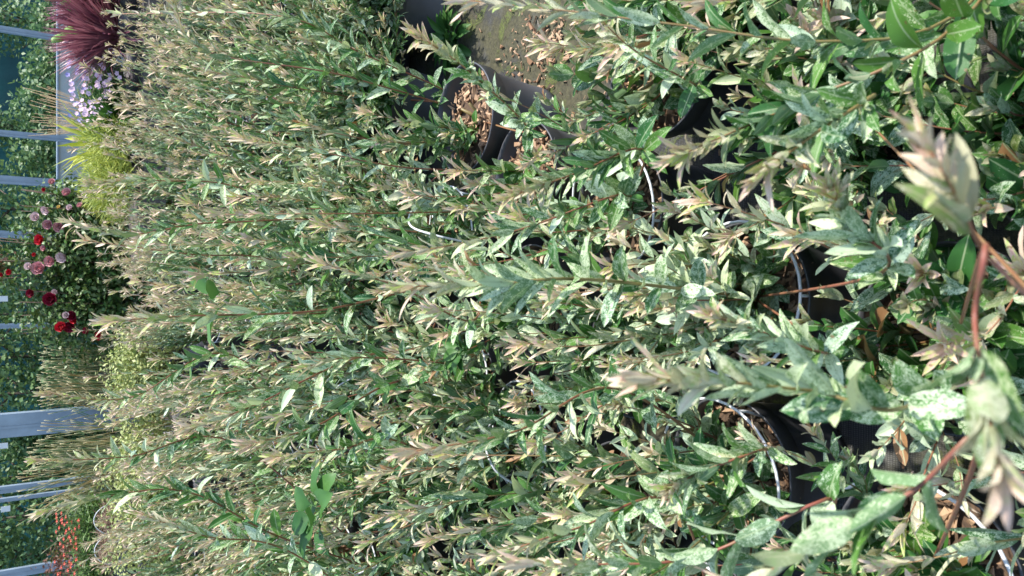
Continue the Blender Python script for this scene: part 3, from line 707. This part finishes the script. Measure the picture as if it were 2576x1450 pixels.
for key, x, y, c, s in [('a', 205, 520, 'pink', .8), ('a', 172, 488, 'pink', 1.1), ('a', 120, 527, 'pale', 1.1), ('a', 112, 478, 'red', .5), ('a', 93, 548, 'pale', 1.1), ('a', 125, 566, 'pink', 1.2), ('a', 152, 570, 'pink', 1.3), ('a', 178, 525, 'pale', .8), ('a', 150, 523, 'yellow', .5),
                      ('a', 133, 460, 'pink', .8), ('b', 108, 604, 'red', 1.3), ('b', 113, 625, 'pink', .7), ('b', 88, 642, 'red', .5), ('b', 132, 657, 'pink', 1.3), ('b', 160, 645, 'pale', 1.3), ('b', 75, 672, 'pale', .9), ('b', 103, 678, 'pink', 1.6), ('b', 26, 685, 'red', .7), ('b', 5, 690, 'red', .5),
                      ('c', 82, 738, 'dark', 1.0), ('c', 132, 755, 'dark', 1.6), ('c', 140, 735, 'pale', .7), ('c', 185, 795, 'dark', 1.2), ('c', 158, 826, 'red', 1.3), ('c', 178, 818, 'dark', 1.4), ('c', 190, 805, 'red', .9), ('c', 222, 833, 'dark', .9), ('c', 256, 846, 'red', 1.1), ('c', 168, 793, 'pale', .8)]:
    t = ros[key]; p = P(x, y, t.location.y - .36)
    o = link('bloom', rng.choice(BL[c]), t, p - t.location); o.rotation_euler = (rng.uniform(.7, 1.2), rng.gauss(0, .3), rng.uniform(-.4, .4)); o.scale = (s,) * 3

# ------------------------------------------------------------------ horsetails
def htmat():
    m = NM('horsetail'); at = m.attr('lv'); sep = m.n('SeparateColor'); m.l(at.outputs['Color'], sep.inputs[0])
    c = m.mix(sep.outputs[2], (.05, .14, .04), (.30, .19, .06)); c = m.mix(sep.outputs[0], c, (.55, .47, .26))
    m.l(c, m.b.inputs['Base Color']); m.b.inputs['Roughness'].default_value = .5; return m.m
M_HT = htmat()
def horsetail(px, py, D, ht, n, lean, lab, tan):
    p = P(px, py, D); t = thing('horsetail_clump', lab, 'horsetail', (p.x, D, 0), 'horsetail clumps behind the bed'); smallpot(t, .2, .28)
    mb = MB()
    for i in range(n):
        x, y = rng.gauss(0, .07), rng.gauss(0, .07); h = ht * rng.uniform(.7, 1.03); lx = lean * rng.uniform(-.3, 1.2) + rng.gauss(0, .07); b = rng.random() ** 2 * tan; pts = []; K = 18
        tube(mb, [V3(x + lx * (q / K) ** 2, y + .05 * (q / K), .24 + (h - .24) * q / K) for q in range(K + 1)], [.0042 - .0018 * q / K for q in range(K + 1)], lambda u: (.9 if int(round(u * K)) % 3 == 0 else 0, 0, b, 1), 5)
    o = mb.build('stems', M_HT, t); o['kind'] = 'stuff'
horsetail(230, 905, 7.9, 1.22, 120, .05, 'dark banded horsetail clump beside the crimson roses', .5)
horsetail(230, 985, 7.8, 1.24, 130, .04, 'horsetail clump with orange brown stems and cream bands right of the big post', 1.0)
horsetail(230, 1140, 7.7, 1.30, 130, .02, 'green horsetail clump between the big post and the twin posts', .6)
horsetail(230, 1190, 7.9, 1.38, 60, -.30, 'horsetail clump with tan stems leaning out to the left', 1.4)
horsetail(240, 1085, 7.3, 1.25, 26, .32, 'few tan horsetail stems curving towards the big post', 1.6)

# yellow green low shrubs behind the willows
M_YG = leafmat('yellow_leaf', (.22, .30, .06), (.62, .64, .28))
for px, py, D, lab in [(330, 900, 6.75, 'low yellow leaved shrub in front of the dark horsetails'), (325, 990, 6.75, 'low yellow leaved shrub below the orange horsetails'), (330, 1160, 6.8, 'low yellow leaved shrub below the green horsetails'), (330, 1250, 6.6, 'low yellow leaved shrub in front of the dead plant pots'), (335, 1370, 6.6, 'low yellow leaved shrub in the far left corner of the bed')]:
    p = P(px, py, D); t = thing('yellow_shrub', lab, 'shrub', (p.x, D, 0), 'low yellow leaved shrubs along the back of the bed'); smallpot(t, .15, .24)
    mb = MB(); leafcloud(mb, 2600, (0, 0, .56), (.34, .26, .30), .034, .022, shell=.5); mb.build('foliage', M_YG, t)
    mb = MB(); [tube(mb, [V3(0, 0, .2), V3(math.cos(i) * .1, math.sin(i) * .1, .4), V3(math.cos(i) * .2, math.sin(i) * .2, .6)], .004, (0, 0, .5, 1), 5) for i in range(7)]; mb.build('stems', M_CANE, t)

# red flowered plants, dead plants, reddish bush
M_SCAR = plain('scarlet_petals', (.50, .07, .035), .5, .2, 30); M_DEAD = leafmat('dry_leaf', (.16, .09, .06), (.42, .29, .20), None, .1, .8)
for px, py, D, n, lab in [(225, 1300, 7.4, 20, 'scarlet flowered plant next to the twin posts'), (225, 1365, 7.3, 24, 'scarlet flowered plant in the middle of the left bench'), (235, 1440, 7.3, 22, 'scarlet flowered plant cut by the left edge')]:
    p = P(px, py, D); t = thing('scarlet_flower_plant', lab, 'flowering plant', (p.x, D, .563), 'scarlet flowered plants on the left bench'); smallpot(t, .12, .15)
    mb = MB(); leafcloud(mb, 1400, (0, 0, .32), (.22, .2, .17), .05, .013, shell=.3); mb.build('foliage', M_GREEN, t)
    for i in range(n):
        mb = MB(); q = V3(rng.gauss(0, .12), rng.gauss(-.05, .09), rng.uniform(.42, .60)); tube(mb, [q * V3(.5, .5, .4), q], .0015, (0, 0, .2, 1), 3, 1)
        for j in range(5): leaf(mb, q, V3(math.cos(j * 1.26), math.sin(j * 1.26), -.5), V3(0, 0, 1), .024, .013, (0, 0, .5), .4, .3, 0, False, (.5, .4))
        mb.build('bloom', [M_SCAR, M_GREEN], t)
for px, py, D, lab in [(300, 1300, 6.95, 'black pot of dry brown stems right of the other dead plant'), (300, 1375, 6.9, 'black pot with a matted dead brown plant and a thin white hoop')]:
    p = P(px, py, D); t = thing('dead_potted_plant', lab, 'potted plant', (p.x, D, .563), 'dead potted plants on the left bench'); smallpot(t, .13, .18)
    mb = MB(); leafcloud(mb, 800, (0, 0, .22), (.17, .15, .09), .09, .007, shell=.3); mb.build('foliage', M_DEAD, t)
    mb = MB(); tube(mb, [V3(.14 * math.cos(q * .2 - .1), -.06, .14 + .2 * math.sin(q * .2)) for q in range(17)], .003, (0, 0, 0, 1), 5); mb.build('support_hoop', M_HOOP, t)
M_OL = leafmat('olive_foliage', (.06, .09, .02), (.20, .20, .05)); M_RBUSH = leafmat('reddish_foliage', (.10, .05, .03), (.30, .13, .08))
for px, py, D, z, r, mat, lab in [(170, 1240, 8.8, .55, .35, M_OL, 'olive green bush behind the twin posts'), (170, 1345, 8.7, .6, .45, M_OL, 'olive green bush behind the scarlet flowers'), (150, 1430, 8.6, .75, .35, M_RBUSH, 'rusty red leaved bush at the far left')]:
    p = P(px, py, D); t = thing('round_bush', lab, 'bush', (p.x, D, 0), 'round bushes behind the left bench')
    mb = MB(); leafcloud(mb, 3200, (0, 0, z), (r, r * .8, .5), .045, .02); mb.build('foliage', mat, t)
    mb = MB(); tube(mb, [V3(0, 0, 0), V3(.02, 0, .3), V3(0, .02, .7)], [.02, .015, .008], (0, 0, 0, 1), 7); mb.build('trunk', M_CANE, t)

# ------------------------------------------------------------------ wall, posts, hedge, netting
M_WALL = plain('grey_sheet', (.42, .46, .47), .45, .12, 5, .25)
mb = MB(); box(mb, (1.2, 11.0, 0), (9, 11.12, .93)); o = mb.build('low_wall', M_WALL, smooth=False); tag(o, 'long low pale grey wall behind the plants at the right', 'wall')
mb = MB(); box(mb, (1.18, 10.97, .933), (9.02, 11.15, .95)); mb.build('coping', M_ALU, o, False)
def post(px, py, D, wd, dp, ht, lab, twin=False):
    p = P(px, py, D); t = thing('metal_post', lab, 'post', (p.x, D, 0), 'grey metal posts of the enclosure')
    mb = MB(); box(mb, (-wd / 2, -dp / 2, 0), (wd / 2, dp / 2, ht)); mb.build('shaft', M_ALU, t, False)
    mb = MB(); box(mb, (-wd * .12, -dp / 2 - .008, 0), (-wd * .02, -dp / 2 - .002, ht - .01)); mb.build('rib', M_ALU, t, False)
    mb = MB(); box(mb, (-wd * .8, -dp * .8, 0), (wd * .8, dp * .8, .012)); mb.build('base_plate', M_ALU, t, False)
for a in [(75, 85, 10.7, .068, .06, 3.2, 'slim metal post behind the burgundy grass'), (75, 342, 10.7, .068, .06, 3.2, 'metal post behind the tan dry stalks'), (75, 457, 10.7, .095, .06, 3.2, 'metal post between lime tuft and rose bush'), (10, 590, 12.5, .10, .06, 3.2, 'metal post half hidden behind the tallest rose bush'), (40, 820, 12.2, .068, .06, 3.2, 'metal post between crimson roses and horsetails'),
          (110, 1062, 8.6, .22, .12, 3.4, 'broad grooved grey metal post, widest of all, among the horsetails'), (90, 1222, 9.5, .07, .07, 3.3, 'right one of the twin metal posts at the left end'), (70, 1250, 10.4, .042, .06, 3.2, 'left one of the twin metal posts, thinner'), (60, 1437, 10.5, .1, .06, 3.2, 'metal post at the far left edge of the picture')]: post(*a)
M_HEDGE = leafmat('hedge_leaf', (.03, .11, .06), (.12, .25, .10), (.42, .50, .12), .3)
M_BARK = plain('bark', (.10, .08, .06), .9, .3, 20, .4)
def bush(px, py, D, top, r, lab, n=3000, c3=.3):
    p = P(px, py, D); t = thing('hedge_tree', lab, 'tree', (p.x, D, 0), 'leafy trees behind the wall')
    mb = MB()
    for i in range(7):
        th = i * 2.4; q = V3(math.cos(th) * r * .5 * rng.random(), math.sin(th) * r * .4, top * (.25 + .11 * i))
        leafcloud(mb, n // 9, q, (r * .55, r * .45, top * .22), .085, .055, c3=c3, shell=.45)
    mb.build('crown', M_HEDGE, t)
    mb = MB(); tube(mb, [V3(0, 0, 0), V3(.03, 0, top * .3), V3(0, .03, top * .85)], [.05, .04, .015], (0, 0, 0, 1), 8); mb.build('trunk', M_BARK, t)
    mb = MB(); [tube(mb, [V3(0, 0, top * (.25 + .1 * i)), V3(math.cos(i * 2.4) * r * .6, math.sin(i * 2.4) * r * .4, top * (.4 + .1 * i))], [.02, .008], (0, 0, 0, 1), 5) for i in range(5)]; mb.build('limbs', M_BARK, t)
for i, (py, D, top, r, lab) in enumerate([(20, 12.2, 1.1, .6, 'small yellow green tree behind the first wall section at the right'), (150, 12.4, 1.2, .8, 'rounded tree behind the wall above the fern tuft'), (250, 12.6, 1.3, .7, 'full green tree behind the wall beside the dry stalks'), (395, 12.6, 1.35, .6, 'bright green tree between the second and third posts'),
                                          (530, 12.8, 2.2, .8, 'tall tree behind the pale pink roses'), (640, 13.2, 2.0, .7, 'dark tree behind the tallest rose bush'), (790, 12.6, 2.0, .8, 'light green tree behind the crimson roses'), (900, 13, 2.4, .9, 'grey green tree behind the dark horsetails'), (990, 12.4, 2.2, .8, 'bright leafy tree right of the broad post'), (1120, 12.6, 1.5, .5, 'low dark tree left of the broad post'), (1200, 12.8, 2.2, .9, 'bushy tree behind the green horsetails'), (1300, 12.2, 2.2, .75, 'yellow green tree left of the twin posts'), (1400, 12.5, 2.3, .85, 'large leafy tree at the far left corner'),
                                          (60, 14.2, 2.5, .8, 'dim tree further back behind the right posts'), (330, 14.4, 2.6, .8, 'dim tree further back between the posts')]):
    bush(75, py, D, top, r, lab)
def netmat():
    m = NM('shade_netting'); tc = m.n('TexCoord'); o = tc.outputs['Object']
    f = m.rng(m.noise(o, .9, 5, .6), .35, .65); c = m.mix(f, (.012, .075, .085), (.02, .16, .14))
    wv = m.n('TexWave', wave_type='BANDS', bands_direction='Z'); wv.inputs['Scale'].default_value = 30; m.l(o, wv.inputs['Vector']); c = m.mix(m.math('MULTIPLY', wv.outputs['Fac'], .3), c, (.01, .04, .05))
    m.l(c, m.b.inputs['Base Color']); m.b.inputs['Roughness'].default_value = .7; m.bump(m.noise(o, 3, 3), .4, .05); return m.m
mb = MB(); v = []; n = 121
for i in range(n):
    x = -12 + 24 * i / (n - 1); yv = 16 + .05 * math.sin(i * .9) + .03 * math.sin(i * 2.3)
    for z in (0, 1.4, 2.8, 4.2): v.append((x, yv + (.04 * math.sin(z * 2 + i * .3)), z))
mb.add(v, gridfaces(4, n), (0, 0, 0, 1)); v2 = np.array(v) + V3(0, .01, 0); mb.add(v2, gridfaces(4, n), (0, 0, 0, 1))
o = mb.build('shade_net_fence', netmat()); tag(o, 'tall dark teal shade netting closing off the background', 'fence')
for px, py, lab in [(8, 752, 'white card hung at the top edge above the crimson roses'), (8, 1122, 'white card hung above the horsetails left of the broad post'), (14, 1281, 'white card hung left of the twin posts')]:
    p = P(px, py, 11.6); mb = MB(); box(mb, (-.035, -.004, -.05), (.035, .004, .05)); box(mb, (-.003, -.003, .05), (.003, .003, .9)); o = mb.build('hanging_card', M_HOOP, None, False, p); tag(o, lab, 'card', 'white hanging cards')
